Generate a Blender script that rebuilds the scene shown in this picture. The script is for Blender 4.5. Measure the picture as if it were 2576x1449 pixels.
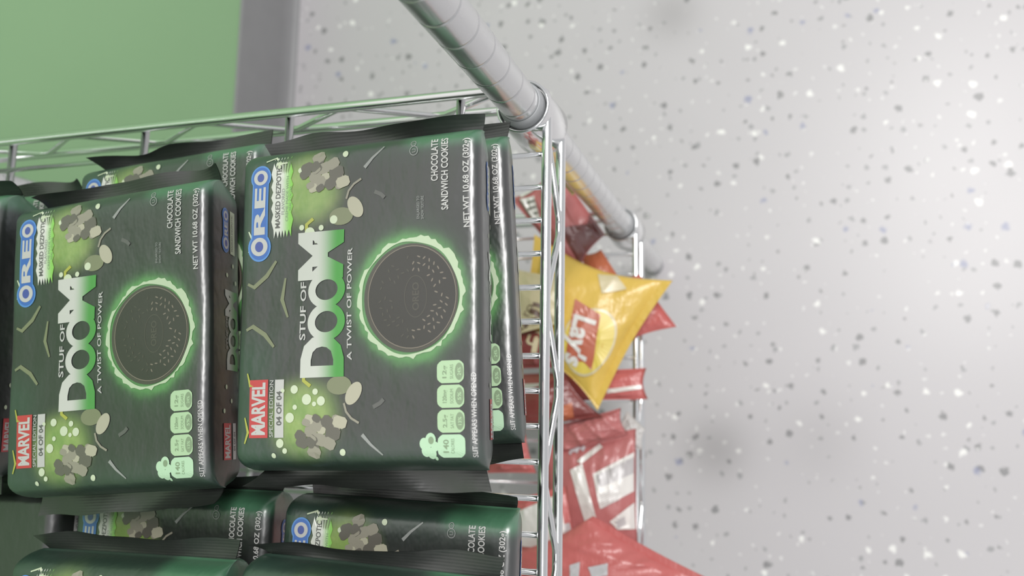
import bpy, math, random
import numpy as np
from mathutils import Matrix, Vector

for _o in list(bpy.data.objects):
    bpy.data.objects.remove(_o, do_unlink=True)
scene = bpy.context.scene
COL = scene.collection

# ------------------------------------------------------------------ camera
SH = 0.60                       # height of the upper shelf above the floor
FPX, CX, CY = 2100.0, 1288.0, 724.5
RW = np.array([[0.017027637332630373, -0.9893399619614945, 0.1446253754805744],
               [-0.9536549953276002, 0.02739091652737983, 0.29965294521914004],
               [-0.30042005501228314, -0.14302509345502568, -0.9430225942089606]])
CAM = np.array([-0.1824, -0.1383, 0.4976 + SH])
cd = bpy.data.cameras.new('camera')
cd.sensor_width = 36.0
cd.lens = FPX * 36.0 / 2576.0
cd.clip_start = 0.02
cd.dof.use_dof = True
cd.dof.focus_distance = 0.47
cd.dof.aperture_fstop = 6.5
camera = bpy.data.objects.new('camera', cd)
COL.objects.link(camera)
_m = Matrix.Identity(4)
for i in range(3):
    _m[i][0] = RW[i, 0]; _m[i][1] = -RW[i, 1]; _m[i][2] = -RW[i, 2]; _m[i][3] = CAM[i]
camera.matrix_world = _m
scene.camera = camera

# ------------------------------------------------------------------ world, lamps, exposure
world = bpy.data.worlds.new('shop_light')
scene.world = world
world.use_nodes = True
world.node_tree.nodes['Background'].inputs[0].default_value = (0.98, 0.985, 1.0, 1)
world.node_tree.nodes['Background'].inputs[1].default_value = 0.52

def area(name, loc, sx, sy, power, col=(1, 0.985, 0.97), target=None):
    l = bpy.data.lights.new(name, 'AREA')
    l.shape = 'RECTANGLE'; l.size = sx; l.size_y = sy; l.energy = power; l.color = col
    o = bpy.data.objects.new(name, l); COL.objects.link(o); o.location = loc
    if target is not None:
        d = Vector(target) - Vector(loc)
        o.rotation_euler = d.to_track_quat('-Z', 'Y').to_euler()
    return o
area('ceiling_lamp', (0.75, -0.95, 2.75), 1.25, 0.62, 56)
area('ceiling_lamp', (-1.15, -1.0, 2.75), 1.25, 0.62, 10)
scene.view_settings.view_transform = 'Standard'
scene.view_settings.look = 'None'
scene.view_settings.exposure = 0.0
scene.view_settings.gamma = 1.0
scene.view_settings.use_curve_mapping = False
scene.cycles.use_denoising = True

# ------------------------------------------------------------------ helpers
def pix(px, py, z):
    """photo pixel -> point on the horizontal plane z above the upper shelf"""
    r = RW @ np.array([(px - CX) / FPX, (py - CY) / FPX, 1.0])
    t = (z + SH - CAM[2]) / r[2]
    return CAM + r * t

def tag(o, label=None, cat=None, group=None, kind=None):
    if label: o['label'] = label
    if cat: o['category'] = cat
    if group: o['group'] = group
    if kind: o['kind'] = kind
    return o

def empty(name, loc=(0, 0, 0), rz=0.0):
    o = bpy.data.objects.new(name, None); COL.objects.link(o)
    o.location = loc; o.rotation_euler = (0, 0, rz); o.empty_display_size = 0.02
    return o

def link(name, me, parent=None):
    o = bpy.data.objects.new(name, me); COL.objects.link(o)
    if parent is not None: o.parent = parent
    return o

class MB:
    """collects vertices and faces with a material index"""
    def __init__(self):
        self.v = []; self.f = []; self.m = []; self.mats = []
    def mi(self, mat):
        if mat not in self.mats: self.mats.append(mat)
        return self.mats.index(mat)
    def add(self, vs, fs, mat):
        b = len(self.v); k = self.mi(mat)
        self.v.extend([tuple(p) for p in vs])
        for f in fs:
            self.f.append(tuple(b + i for i in f)); self.m.append(k)
    def mesh(self, name, smooth=True):
        me = bpy.data.meshes.new(name)
        me.from_pydata(self.v, [], self.f)
        for mt in self.mats: me.materials.append(mt)
        me.polygons.foreach_set('material_index', self.m)
        me.polygons.foreach_set('use_smooth', [smooth] * len(self.f))
        me.update()
        return me
    def build(self, name, parent=None, smooth=True):
        return link(name, self.mesh(name, smooth), parent)
    def box(self, x0, x1, y0, y1, z0, z1, mat):
        v = [(x, y, z) for x in (x0, x1) for y in (y0, y1) for z in (z0, z1)]
        self.add(v, [(0, 1, 3, 2), (4, 6, 7, 5), (0, 4, 5, 1), (2, 3, 7, 6), (0, 2, 6, 4), (1, 5, 7, 3)], mat)
    def tube(self, pts, r, mat, n=10, caps=True):
        pts = [Vector(p) for p in pts]
        vs = []; fs = []
        ref = Vector((0, 0, 1))
        for i, p in enumerate(pts):
            d = (pts[min(i + 1, len(pts) - 1)] - pts[max(i - 1, 0)]).normalized()
            if abs(d.dot(ref)) > 0.95: rr = Vector((1, 0, 0))
            else: rr = ref
            a = d.cross(rr).normalized(); b = d.cross(a).normalized()
            for k in range(n):
                t = 2 * math.pi * k / n
                vs.append(p + a * (r * math.cos(t)) + b * (r * math.sin(t)))
        for i in range(len(pts) - 1):
            for k in range(n):
                k2 = (k + 1) % n
                fs.append((i * n + k, i * n + k2, (i + 1) * n + k2, (i + 1) * n + k))
        if caps:
            fs.append(tuple(range(n - 1, -1, -1)))
            fs.append(tuple((len(pts) - 1) * n + k for k in range(n)))
        self.add(vs, fs, mat)
    def lathe(self, prof, mat, n=40, cx=0, cy=0):
        vs = []; fs = []
        for (r, z) in prof:
            for k in range(n):
                t = 2 * math.pi * k / n
                vs.append((cx + r * math.cos(t), cy + r * math.sin(t), z))
        for i in range(len(prof) - 1):
            for k in range(n):
                k2 = (k + 1) % n
                fs.append((i * n + k, i * n + k2, (i + 1) * n + k2, (i + 1) * n + k))
        self.add(vs, fs, mat)

# ------------------------------------------------------------------ materials
class NT:
    """tiny node-building language"""
    def __init__(self, name):
        self.mat = bpy.data.materials.new(name); self.mat.use_nodes = True
        self.t = self.mat.node_tree; self.n = self.t.nodes
        self.b = self.n['Principled BSDF']
    def put(self, sock, v):
        if hasattr(v, 'links') or isinstance(v, bpy.types.NodeSocket): self.t.links.new(v, sock)
        elif isinstance(v, (tuple, list)):
            sock.default_value = tuple(v) + ((1,) if len(v) == 3 and len(sock.default_value) == 4 else ())
        else: sock.default_value = v
    def math(self, op, a, b=0.0, c=None, clamp=False):
        x = self.n.new('ShaderNodeMath'); x.operation = op; x.use_clamp = clamp
        self.put(x.inputs[0], a); self.put(x.inputs[1], b)
        if c is not None: self.put(x.inputs[2], c)
        return x.outputs[0]
    def mix(self, f, a, b, mode='MIX'):
        x = self.n.new('ShaderNodeMix'); x.data_type = 'RGBA'; x.blend_type = mode
        self.put(x.inputs[0], f); self.put(x.inputs[6], a); self.put(x.inputs[7], b)
        return x.outputs[2]
    def obj(self):
        return self.n.new('ShaderNodeTexCoord').outputs['Object']
    def sep(self, v):
        x = self.n.new('ShaderNodeSeparateXYZ'); self.put(x.inputs[0], v); return x.outputs
    def vscale(self, v, s):
        x = self.n.new('ShaderNodeVectorMath'); x.operation = 'MULTIPLY'
        self.put(x.inputs[0], v); x.inputs[1].default_value = s if isinstance(s, tuple) else (s, s, s)
        return x.outputs[0]
    def vadd(self, v, w):
        x = self.n.new('ShaderNodeVectorMath'); x.operation = 'ADD'
        self.put(x.inputs[0], v); self.put(x.inputs[1], w); return x.outputs[0]
    def noise(self, v, scale, detail=2.0, rough=0.5):
        x = self.n.new('ShaderNodeTexNoise'); self.put(x.inputs['Vector'], v)
        x.inputs['Scale'].default_value = scale; x.inputs['Detail'].default_value = detail
        x.inputs['Roughness'].default_value = rough
        return x.outputs
    def voronoi(self, v, scale, feature='F1', rnd=1.0, dim='3D'):
        x = self.n.new('ShaderNodeTexVoronoi'); x.feature = feature; x.voronoi_dimensions = dim
        self.put(x.inputs['Vector'], v); x.inputs['Scale'].default_value = scale
        x.inputs['Randomness'].default_value = rnd
        return x.outputs
    def smooth(self, v, lo, hi):
        x = self.n.new('ShaderNodeMapRange'); x.interpolation_type = 'SMOOTHSTEP'
        self.put(x.inputs[0], v); x.inputs[1].default_value = lo; x.inputs[2].default_value = hi
        return x.outputs[0]
    def gauss(self, u, v, cu, cv, su, sv):
        a = self.math('DIVIDE', self.math('SUBTRACT', u, cu), su)
        b = self.math('DIVIDE', self.math('SUBTRACT', v, cv), sv)
        r = self.math('ADD', self.math('MULTIPLY', a, a), self.math('MULTIPLY', b, b))
        return self.math('POWER', 2.71828, self.math('MULTIPLY', r, -1.0))
    def bump(self, h, strength, dist=0.001):
        x = self.n.new('ShaderNodeBump'); x.inputs['Strength'].default_value = strength
        x.inputs['Distance'].default_value = dist; self.put(x.inputs['Height'], h)
        self.t.links.new(x.outputs[0], self.b.inputs['Normal'])
    def fin(self, col, rough=0.4, metal=0.0, spec=0.5, ior=1.5):
        self.b.inputs['IOR'].default_value = ior
        self.put(self.b.inputs['Base Color'], col); self.put(self.b.inputs['Roughness'], rough)
        self.put(self.b.inputs['Metallic'], metal); self.b.inputs['Specular IOR Level'].default_value = spec
        return self.mat

def ink(name, col, rough=0.38, spec=0.5, ior=2.1):
    """printed ink under the film, with the faint mottle of print"""
    t = NT(name)
    n = t.noise(t.obj(), 900, 2)[0]
    c = t.mix(t.math('MULTIPLY', n, 0.16), col, tuple(x * 0.72 for x in col))
    return t.fin(c, rough, 0, spec, ior)

def m_chrome():
    t = NT('chrome_wire')
    n = t.noise(t.obj(), 60, 2)[0]
    return t.fin((0.88, 0.89, 0.895), t.math('ADD', t.math('MULTIPLY', n, 0.10), 0.09), 1.0)
def m_post():
    t = NT('post_chrome')
    n = t.noise(t.vscale(t.obj(), (1, 1, 0.15)), 120, 2)[0]
    return t.fin((0.74, 0.75, 0.755), t.math('ADD', t.math('MULTIPLY', n, 0.12), 0.20), 0.92)
def m_plastic_grey():
    t = NT('collar_plastic')
    n = t.noise(t.obj(), 300, 2)[0]
    return t.fin(t.mix(n, (0.30, 0.31, 0.32), (0.36, 0.37, 0.38)), 0.4)
CHROME, POST, COLLAR = m_chrome(), m_post(), m_plastic_grey()

def m_floor():
    t = NT('speckled_floor')
    o = t.obj()
    x, y, z = t.sep(o)
    cloud = t.noise(o, 3.0, 3)[0]
    col = t.mix(cloud, (0.535, 0.512, 0.530), (0.605, 0.578, 0.600))
    fine = t.noise(o, 420, 2)[0]
    col = t.mix(t.math('MULTIPLY', fine, 0.14), col, (0.40, 0.40, 0.41))
    wob = t.noise(o, 150, 2)[1]
    w2 = t.vadd(o, t.vscale(wob, 0.009))
    def chips(scale, off, lo, hi, keep, colour, amt):
        nonlocal col
        v = t.voronoi(t.vadd(w2, off), scale, dim='2D')
        rr, gg, bb = t.sep(v['Color'])
        rad = t.math('ADD', t.math('MULTIPLY', gg, hi - lo), lo)
        m = t.math('SUBTRACT', rad, v['Distance'])
        m = t.math('MULTIPLY', m, 14.0, clamp=True)
        on = t.math('LESS_THAN', rr, keep)
        col = t.mix(t.math('MULTIPLY', t.math('MULTIPLY', m, on), amt), col, colour)
    chips(34, (0.3, 0.7, 0), 0.08, 0.20, 0.45, (0.19, 0.19, 0.195), 0.75)
    chips(27, (3.3, 1.7, 0), 0.05, 0.15, 0.42, (0.90, 0.89, 0.87), 0.9)
    chips(44, (5.1, 8.7, 0), 0.06, 0.17, 0.40, (0.30, 0.30, 0.31), 0.75)
    chips(21, (7.1, 4.2, 0), 0.05, 0.14, 0.22, (0.25, 0.27, 0.42), 0.7)
    chips(60, (9.4, 2.2, 0), 0.06, 0.16, 0.25, (0.82, 0.81, 0.80), 0.7)
    # soft round darker spots on the floor
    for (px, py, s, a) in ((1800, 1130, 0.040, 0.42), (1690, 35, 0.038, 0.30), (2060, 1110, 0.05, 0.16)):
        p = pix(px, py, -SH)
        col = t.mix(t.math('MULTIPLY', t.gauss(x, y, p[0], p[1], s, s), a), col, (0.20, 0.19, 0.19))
    return t.fin(col, t.math('ADD', t.math('MULTIPLY', cloud, 0.12), 0.30), 0, 0.45)

def m_wall():
    t = NT('green_wall_paint')
    o = t.obj()
    n = t.noise(o, 5, 3)[0]; f = t.noise(o, 260, 3)[0]
    c = t.mix(n, (0.275, 0.475, 0.245), (0.31, 0.515, 0.275))
    t.bump(f, 0.12, 0.0006)
    return t.fin(c, 0.55)
def m_plain(name, a, b, scale=40, rough=0.5, spec=0.5, bump=0.0):
    t = NT(name)
    n = t.noise(t.obj(), scale, 3)[0]
    if bump: t.bump(n, bump, 0.001)
    return t.fin(t.mix(n, a, b), rough, 0, spec)

# ------------------------------------------------------------------ the room
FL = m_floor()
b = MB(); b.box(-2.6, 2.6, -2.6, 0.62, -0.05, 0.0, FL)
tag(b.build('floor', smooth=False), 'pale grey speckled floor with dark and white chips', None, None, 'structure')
WY = 0.5925                      # the wall's face
WALL = m_wall()
b = MB(); b.box(-2.6, 2.6, WY, WY + 0.1, 0.0, 1.40, WALL)
b.box(-2.6, 2.6, WY, WY + 0.1, 1.40, 2.8, m_plain('added_off_white_wall_top', (0.70, 0.69, 0.67), (0.76, 0.75, 0.73), 6, 0.6))  # unseen off-white upper wall, added so the packs reflect less green
tag(b.build('wall_back', smooth=False), 'plain green painted wall behind the rack', None, None, 'structure')
BASE = m_plain('grey_rubber_base', (0.245, 0.245, 0.25), (0.28, 0.28, 0.285), 30, 0.45)
b = MB()
prof = [(WY, 0.128), (WY - 0.0035, 0.127), (WY - 0.0040, 0.124), (WY - 0.0040, 0.024), (WY - 0.0055, 0.014),
        (WY - 0.009, 0.006), (WY - 0.015, 0.002), (WY - 0.017, 0.0), (WY, 0.0)]
vs = [(x, p[0], p[1]) for x in (-2.6, 2.6) for p in prof]
n = len(prof)
b.add(vs, [(i, i + 1, n + i + 1, n + i) for i in range(n - 1)] + [tuple(range(n - 1, -1, -1)), tuple(range(n, 2 * n))], BASE)
tag(b.build('baseboard_back', smooth=False), 'grey rubber cove baseboard at the foot of the green wall', None, None, 'structure')

# ------------------------------------------------------------------ wire rack
RX0, RX1 = -0.880, 0.010          # post axes
RY0, RY1 = 0.012, 0.522
FY, SX = -0.002, 0.0255           # planes of the front and right trusses
BY, LX = 0.536, -0.8955
rack = empty('wire_shelving_rack', (RX1, RY0, 0))
tag(rack, 'chrome wire shelving rack with ringed round posts, two tiers in view', 'rack')
def inrack(o):
    o.parent = rack; o.matrix_parent_inverse = Matrix.Translation((-RX1, -RY0, 0))
    return o
# post: a grooved tube, ring every inch
b = MB()
R0 = 0.0127
prof = [(0.0, 0.022), (R0 - 0.001, 0.022), (R0, 0.023)]
z = 0.0405
while z < 1.36:
    prof += [(R0, z - 0.0016), (R0, z - 0.0008), (R0 - 0.0004, z - 0.0004), (R0 - 0.0004, z + 0.0004), (R0, z + 0.0008), (R0, z + 0.0016)]
    z += 0.0254
prof += [(R0, 1.37), (R0 - 0.002, 1.373), (0.0, 1.373)]
b.lathe(prof, POST, 44)
post_me = b.mesh('post')
b = MB()
b.lathe([(0, 0.0), (0.0105, 0.0), (0.0115, 0.003), (0.0115, 0.009), (0.006, 0.011), (0.005, 0.022), (0, 0.022)], COLLAR, 24)
foot_me = b.mesh('levelling_foot')
for (x, y) in ((RX1, RY0), (RX0, RY0), (RX1, RY1), (RX0, RY1)):
    p = inrack(link('post', post_me)); p.location = (x, y, 0)
    link('levelling_foot', foot_me, p)

# corner collar: outer tapered ring, dark gap, split sleeve showing above it
b = MB()
b.lathe([(0.0185, -0.036), (0.0192, -0.034), (0.0178, 0.008), (0.0172, 0.0095), (0.0160, 0.0095), (0.0156, 0.007), (0.0165, -0.034), (0.0185, -0.036)], CHROME, 40)
collar_me = b.mesh('corner_collar')
b = MB()
b.lathe([(0.0128, -0.030), (0.0150, -0.030), (0.0146, 0.012), (0.0138, 0.0165), (0.0128, 0.0165)], COLLAR, 40)
sleeve_me = b.mesh('split_sleeve')

def zig(p0, p1, z0, z1, n, lead):
    """one bent wire running up and down between the two edge wires"""
    pts = []
    p0 = Vector(p0); p1 = Vector(p1)
    for i in range(n * 2 + 1):
        t = i / (n * 2)
        q = p0.lerp(p1, t)
        z = z1 if (i % 2) == lead else z0
        d = (p1 - p0).normalized() * 0.006
        a = q - d; c = q + d
        if i > 0: pts.append((a.x, a.y, z))
        if i < n * 2: pts.append((c.x, c.y, z))
    return pts

WR, ZR, SR = 0.0034, 0.0023, 0.0019
TRUSS = 0.036
surf = MB(); surf.tube([(0, FY, -0.0005), (0, BY, -0.0005)], SR, CHROME, 8)
surf_me = surf.mesh('surface_wire')
rod = MB(); rod.tube([(LX, 0, 0), (SX, 0, 0)], 0.0031, CHROME, 10)
rod_me = rod.mesh('support_rod')
def tier(zt):
    b = MB()
    # rounded loop of the upper edge wire
    def loop(z):
        pts = []
        r = 0.012
        cs = [(SX - r, FY + r, -90, 0), (SX - r, BY - r, 0, 90), (LX + r, BY - r, 90, 180), (LX + r, FY + r, 180, 270)]
        for (cx, cy, a0, a1) in cs:
            for k in range(6):
                a = math.radians(a0 + (a1 - a0) * k / 5)
                pts.append((cx + r * math.cos(a), cy + r * math.sin(a), z))
        pts.append(pts[0])
        return pts
    b.tube(loop(zt), WR, CHROME, 12, caps=False)
    fr = inrack(b.build('shelf_frame'))
    b = MB(); b.tube(loop(zt - TRUSS), WR, CHROME, 12, caps=False)
    b.build('lower_edge_wire', fr)
    for (p0, p1, n) in (((LX + 0.03, FY, 0), (SX - 0.033, FY, 0), 8), ((LX + 0.03, BY, 0), (SX - 0.03, BY, 0), 8),
                        ((SX, FY + 0.03, 0), (SX, BY - 0.03, 0), 4), ((LX, FY + 0.03, 0), (LX, BY - 0.03, 0), 4)):
        b = MB(); b.tube(zig(p0, p1, zt - TRUSS + WR + 0.0006, zt - WR - 0.0006, n, 0), ZR, CHROME, 8)
        b.build('zigzag_wire', fr)
    x = 0.0015
    while x > LX + 0.015:
        o = link('surface_wire', surf_me, fr); o.location = (x, 0, zt)
        x -= 0.0215
    for y in (0.0600, 0.1920, 0.3190, 0.4500):
        o = link('support_rod', rod_me, fr); o.location = (0, y, zt - 0.0055)
    for (x, y) in ((RX1, RY0), (RX0, RY0), (RX1, RY1), (RX0, RY1)):
        o = link('corner_collar', collar_me, fr); o.location = (x, y, zt)
        o = link('split_sleeve', sleeve_me, fr); o.location = (x, y, zt)
tier(SH)
tier(SH - 0.352)

# ------------------------------------------------------------------ lettering
_tc = {}
def glyphs(body, bold=0.0):
    """flat mesh of some lettering, as points in 0..1 x 0..1 and polygons"""
    key = (body, bold)
    if key in _tc: return _tc[key]
    cu = bpy.data.curves.new('lettering', 'FONT')
    cu.body = body; cu.size = 1.0; cu.offset = bold; cu.resolution_u = 3; cu.fill_mode = 'FRONT'
    ob = bpy.data.objects.new('lettering', cu); COL.objects.link(ob)
    dg = bpy.context.evaluated_depsgraph_get(); dg.update()
    me = bpy.data.meshes.new_from_object(ob.evaluated_get(dg))
    v = np.array([(p.co.x, p.co.y) for p in me.vertices]) if len(me.vertices) else np.zeros((0, 2))
    f = [tuple(p.vertices) for p in me.polygons]
    bpy.data.objects.remove(ob, do_unlink=True); bpy.data.meshes.remove(me); bpy.data.curves.remove(cu)
    lo = v.min(0); hi = v.max(0)
    _tc[key] = ((v - lo) / (hi - lo), f)
    return _tc[key]

def finer(p, f):
    """every triangle cut into four"""
    p = [tuple(q) for q in p]; cut = {}; out = []
    def mid(a, b_):
        k = (min(a, b_), max(a, b_))
        if k not in cut:
            cut[k] = len(p); p.append(((p[a][0] + p[b_][0]) / 2, (p[a][1] + p[b_][1]) / 2))
        return cut[k]
    for q in f:
        for i in range(1, len(q) - 1):
            a, b_, c = q[0], q[i], q[i + 1]
            x, y, z = mid(a, b_), mid(b_, c), mid(c, a)
            out += [(a, x, z), (x, b_, y), (z, y, c), (x, y, z)]
    return p, out

class Print:
    """flat print laid on a surface: surf(u, v, off) -> point"""
    def __init__(self, surf): self.s = surf; self.mb = MB()
    def text(self, body, u0, u1, v0, v1, mat, off, bold=0.0, skew=0.0, fine=False):
        p, f = glyphs(body, bold)
        if fine: p, f = finer(*finer(p, f))
        self.mb.add([self.s(u0 + (u1 - u0) * a + skew * c, v0 + (v1 - v0) * c, off) for a, c in p], f, mat)
    def quad(self, pts, mat, off, nx=6, ny=4):
        (a, b_, c, d) = [np.array(q, float) for q in pts]
        vs = []
        for j in range(ny + 1):
            for i in range(nx + 1):
                s, t = i / nx, j / ny
                q = (a * (1 - s) + b_ * s) * (1 - t) + (d * (1 - s) + c * s) * t
                vs.append(self.s(q[0], q[1], off))
        fs = [(j * (nx + 1) + i, j * (nx + 1) + i + 1, (j + 1) * (nx + 1) + i + 1, (j + 1) * (nx + 1) + i) for j in range(ny) for i in range(nx)]
        self.mb.add(vs, fs, mat)
    def rect(self, u0, u1, v0, v1, mat, off, nx=6, ny=4): self.quad([(u0, v0), (u1, v0), (u1, v1), (u0, v1)], mat, off, nx, ny)
    def star(self, cu, cv, rf, mat, off, n=24, rings=3, rot=0.0):
        """disc whose radius is rf(angle) -> (ru, rv)"""
        vs = [self.s(cu, cv, off)]; fs = []
        for k in range(1, rings + 1):
            for i in range(n):
                t = 2 * math.pi * i / n
                ru, rv = rf(t)
                x, y = ru * math.cos(t) * k / rings, rv * math.sin(t) * k / rings
                c, s = math.cos(rot), math.sin(rot)
                vs.append(self.s(cu + x * c - y * s, cv + x * s + y * c, off))
        for i in range(n): fs.append((0, 1 + i, 1 + (i + 1) % n))
        for k in range(rings - 1):
            for i in range(n):
                fs.append((1 + k * n + i, 1 + (k + 1) * n + i, 1 + (k + 1) * n + (i + 1) % n, 1 + k * n + (i + 1) % n))
        self.mb.add(vs, fs, mat)
    def disc(self, cu, cv, ru, rv, mat, off, n=24, rings=2, rot=0.0): self.star(cu, cv, lambda t: (ru, rv), mat, off, n, rings, rot)
    def ring(self, cu, cv, fo, fi, mat, off, n=40, rot=0.0):
        vs = []; fs = []
        c, s = math.cos(rot), math.sin(rot)
        for i in range(n):
            t = 2 * math.pi * i / n
            for g in (fo, fi):
                ru, rv = g(t) if callable(g) else g
                x, y = ru * math.cos(t), rv * math.sin(t)
                vs.append(self.s(cu + x * c - y * s, cv + x * s + y * c, off))
        for i in range(n):
            j = (i + 1) % n
            fs.append((2 * i, 2 * j, 2 * j + 1, 2 * i + 1))
        self.mb.add(vs, fs, mat)
    def stroke(self, pts, w, mat, off):
        pts = [np.array(p, float) for p in pts]
        vs = []; fs = []
        for i, p in enumerate(pts):
            d = pts[min(i + 1, len(pts) - 1)] - pts[max(i - 1, 0)]
            d = d / (np.linalg.norm(d) + 1e-9); nrm = np.array([-d[1], d[0]])
            ww = w if not callable(w) else w(i / (len(pts) - 1))
            for sg in (1, -1):
                q = p + nrm * sg * ww / 2; vs.append(self.s(q[0], q[1], off))
        fs = [(2 * i, 2 * i + 1, 2 * i + 3, 2 * i + 2) for i in range(len(pts) - 1)]
        self.mb.add(vs, fs, mat)
    def build(self, name, parent=None): return self.mb.build(name, parent, smooth=False)

# ------------------------------------------------------------------ cookie packs
VO = 0.0045                       # the wrapper reaches a little farther above the artwork than below
T, V, U = 0.048, 0.0740, 0.080     # thickness, half height, half straight width
RC = 0.0080                       # edge rounding
UC = 0.0115                       # the wrapper narrows towards its back
def half(h): return 1 - UC * (1 - h / T) / V
def wave(u, v): return 0.0007 * math.sin(u * 62 + 1.3) * math.cos(v * 55 + 0.4)
def endk(u):
    k = max(0.0, (abs(u) - U) / 0.0115)
    return math.sqrt(max(0.0, 1 - min(k, 0.985) ** 2.2))
def packtop(u, v, off):           # u, v in millimetres on the face
    u *= 0.001; v *= 0.001
    g = endk(u)
    v0 = v; v -= VO
    e = max(0.0, abs(v) - (V - RC))
    h = T - RC + math.sqrt(max(0.0, RC * RC - min(e, RC * 0.98) ** 2)) + (wave(u, v) if e == 0 else wave(u, math.copysign(V - RC, v)))
    return (u, v0, T * 0.5 + (h - T * 0.5) * g + off * 0.001)
def packside(u, h, off):          # front narrow side, h in millimetres above the base
    u *= 0.001; h *= 0.001
    g = endk(u)
    bul = 0.0012 * (1 - ((h - T / 2) / (T / 2)) ** 2)
    return (u, VO - (V + bul) * half(h) - off * 0.001, T * 0.5 + (h - T * 0.5) * g)

def m_film():
    t = NT('printed_black_film')
    o = t.obj(); u, v, h = t.sep(t.vscale(o, 1000.0))
    au = t.math('ABSOLUTE', u)
    dist = t.noise(o, 55, 3)[1]
    o2 = t.vadd(o, t.vscale(dist, 0.02))
    col = (0.013, 0.0155, 0.0145)
    # deep green towards the ends and the top corners
    edge = t.math('MULTIPLY', t.smooth(au, 66, 88), 0.6)
    col = t.mix(edge, col, (0.024, 0.060, 0.040))
    top = t.math('MULTIPLY', t.smooth(v, 40, 68), t.smooth(au, 6, 34))
    col = t.mix(t.math('MULTIPLY', top, 0.6), col, (0.022, 0.060, 0.042))
    # faint green grid in the lower corners
    cg = t.math('MULTIPLY', t.smooth(u, 76, 84), t.math('MULTIPLY', t.smooth(v, -20, -34), 0.8))
    col = t.mix(cg, col, (0.065, 0.20, 0.105))
    # lime clouds on both sides
    for s in (1, -1):
        l = t.gauss(u, v, 63 * s, 33, 22, 22)
        l = t.math('MULTIPLY', t.smooth(l, 0.18, 0.85), t.smooth(au, 30, 46))
        mott = t.noise(o2, 80, 3)[0]
        lime = t.mix(mott, (0.10, 0.24, 0.035), (0.40, 0.50, 0.155))
        col = t.mix(l, col, lime)
    # ring of green energy round the biscuit
    a = t.math('DIVIDE', t.math('ADD', u, 1.5), 31.5); c = t.math('DIVIDE', t.math('ADD', v, 29.0), 28.8)
    r = t.math('SQRT', t.math('ADD', t.math('MULTIPLY', a, a), t.math('MULTIPLY', c, c)))
    r = t.math('ADD', r, t.math('MULTIPLY', t.math('SUBTRACT', t.noise(o, 130, 3)[0], 0.5), 0.14))
    g1 = t.math('DIVIDE', t.math('SUBTRACT', r, 1.0), 0.13)
    g1 = t.math('POWER', 2.71828, t.math('MULTIPLY', t.math('MULTIPLY', g1, g1), -1.0))
    g2 = t.math('DIVIDE', t.math('SUBTRACT', r, 1.0), 0.34)
    g2 = t.math('POWER', 2.71828, t.math('MULTIPLY', t.math('MULTIPLY', g2, g2), -1.0))
    inface = t.smooth(v, -69, -66)
    col = t.mix(t.math('MULTIPLY', t.math('MULTIPLY', g2, 0.35), inface), col, (0.03, 0.10, 0.036))
    col = t.mix(t.math('MULTIPLY', t.math('MULTIPLY', g1, 0.8), inface), col, (0.10, 0.33, 0.085))
    # the narrow front side carries lime crackle on both sides of its middle
    side = t.math('MULTIPLY', t.smooth(v, -69.5, -71.5), t.smooth(au, 84, 76))
    cr = t.voronoi(o2, 85, 'DISTANCE_TO_EDGE')['Distance']
    crk = t.smooth(cr, 0.16, 0.02)
    zone = t.math('MULTIPLY', t.smooth(au, 20, 30), t.smooth(t.math('ABSOLUTE', t.math('SUBTRACT', h, 22)), 19, 9))
    sc = t.mix(zone, (0.012, 0.02, 0.013), (0.045, 0.105, 0.03))
    sc = t.mix(t.math('MULTIPLY', crk, t.math('MULTIPLY', zone, 0.75)), sc, (0.36, 0.48, 0.16))
    col = t.mix(side, col, sc)
    col = t.mix(t.smooth(h, 6, 9), (0.013, 0.0155, 0.0145), col)
    wr = t.noise(t.vscale(o, (1.0, 1.6, 1.0)), 42, 3, 0.55)[0]
    t.bump(wr, 0.28, 0.004)
    return t.fin(col, 0.36, 0, 0.5, 2.3)
FILM = m_film()
def m_seal():
    t = NT('black_seal_film')
    o = t.obj()
    w = t.n.new('ShaderNodeTexWave'); w.bands_direction = 'X'
    t.put(w.inputs[0], o); w.inputs['Scale'].default_value = 190; w.inputs['Distortion'].default_value = 0.6
    h = t.math('ADD', t.math('MULTIPLY', w.outputs[1], 0.05), t.noise(o, 45, 3)[0])
    t.bump(h, 0.25, 0.003)
    return t.fin((0.014, 0.0155, 0.014), 0.40, 0, 0.5, 2.1)
SEAL = m_seal()
WHITE = ink('white_ink', (0.56, 0.555, 0.54))
GREYW = ink('grey_ink', (0.30, 0.31, 0.30))
BLUE = ink('blue_ink', (0.035, 0.14, 0.50))
LBLUE = ink('light_blue_ink', (0.085, 0.27, 0.66))
NAVY = ink('navy_ink', (0.05, 0.08, 0.36))
RED = ink('red_ink', (0.55, 0.035, 0.045))
BLACK = ink('black_ink', (0.014, 0.015, 0.014))
DGREY = ink('dark_grey_ink', (0.10, 0.10, 0.095))
PALEG = ink('pale_green_ink', (0.46, 0.66, 0.40))
MINT = ink('mint_ink', (0.50, 0.74, 0.50))
TABG = ink('tab_text_ink', (0.24, 0.34, 0.20))
BUB = ink('bubble_ink', (0.62, 0.70, 0.50))
CREAM = ink('cream_ink', (0.46, 0.44, 0.33))
STONE = ink('stone_ink', (0.30, 0.28, 0.22))
STONED = ink('dark_stone_ink', (0.115, 0.105, 0.085))
BOLT = ink('energy_ink', (0.50, 0.62, 0.42))
YEL = ink('acid_yellow_ink', (0.42, 0.44, 0.06))
BISC = ink('biscuit_ink', (0.020, 0.017, 0.013))
BISCR = ink('biscuit_rim_ink', (0.055, 0.050, 0.036))
BISCL = ink('biscuit_light_ink', (0.19, 0.16, 0.125))
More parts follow.
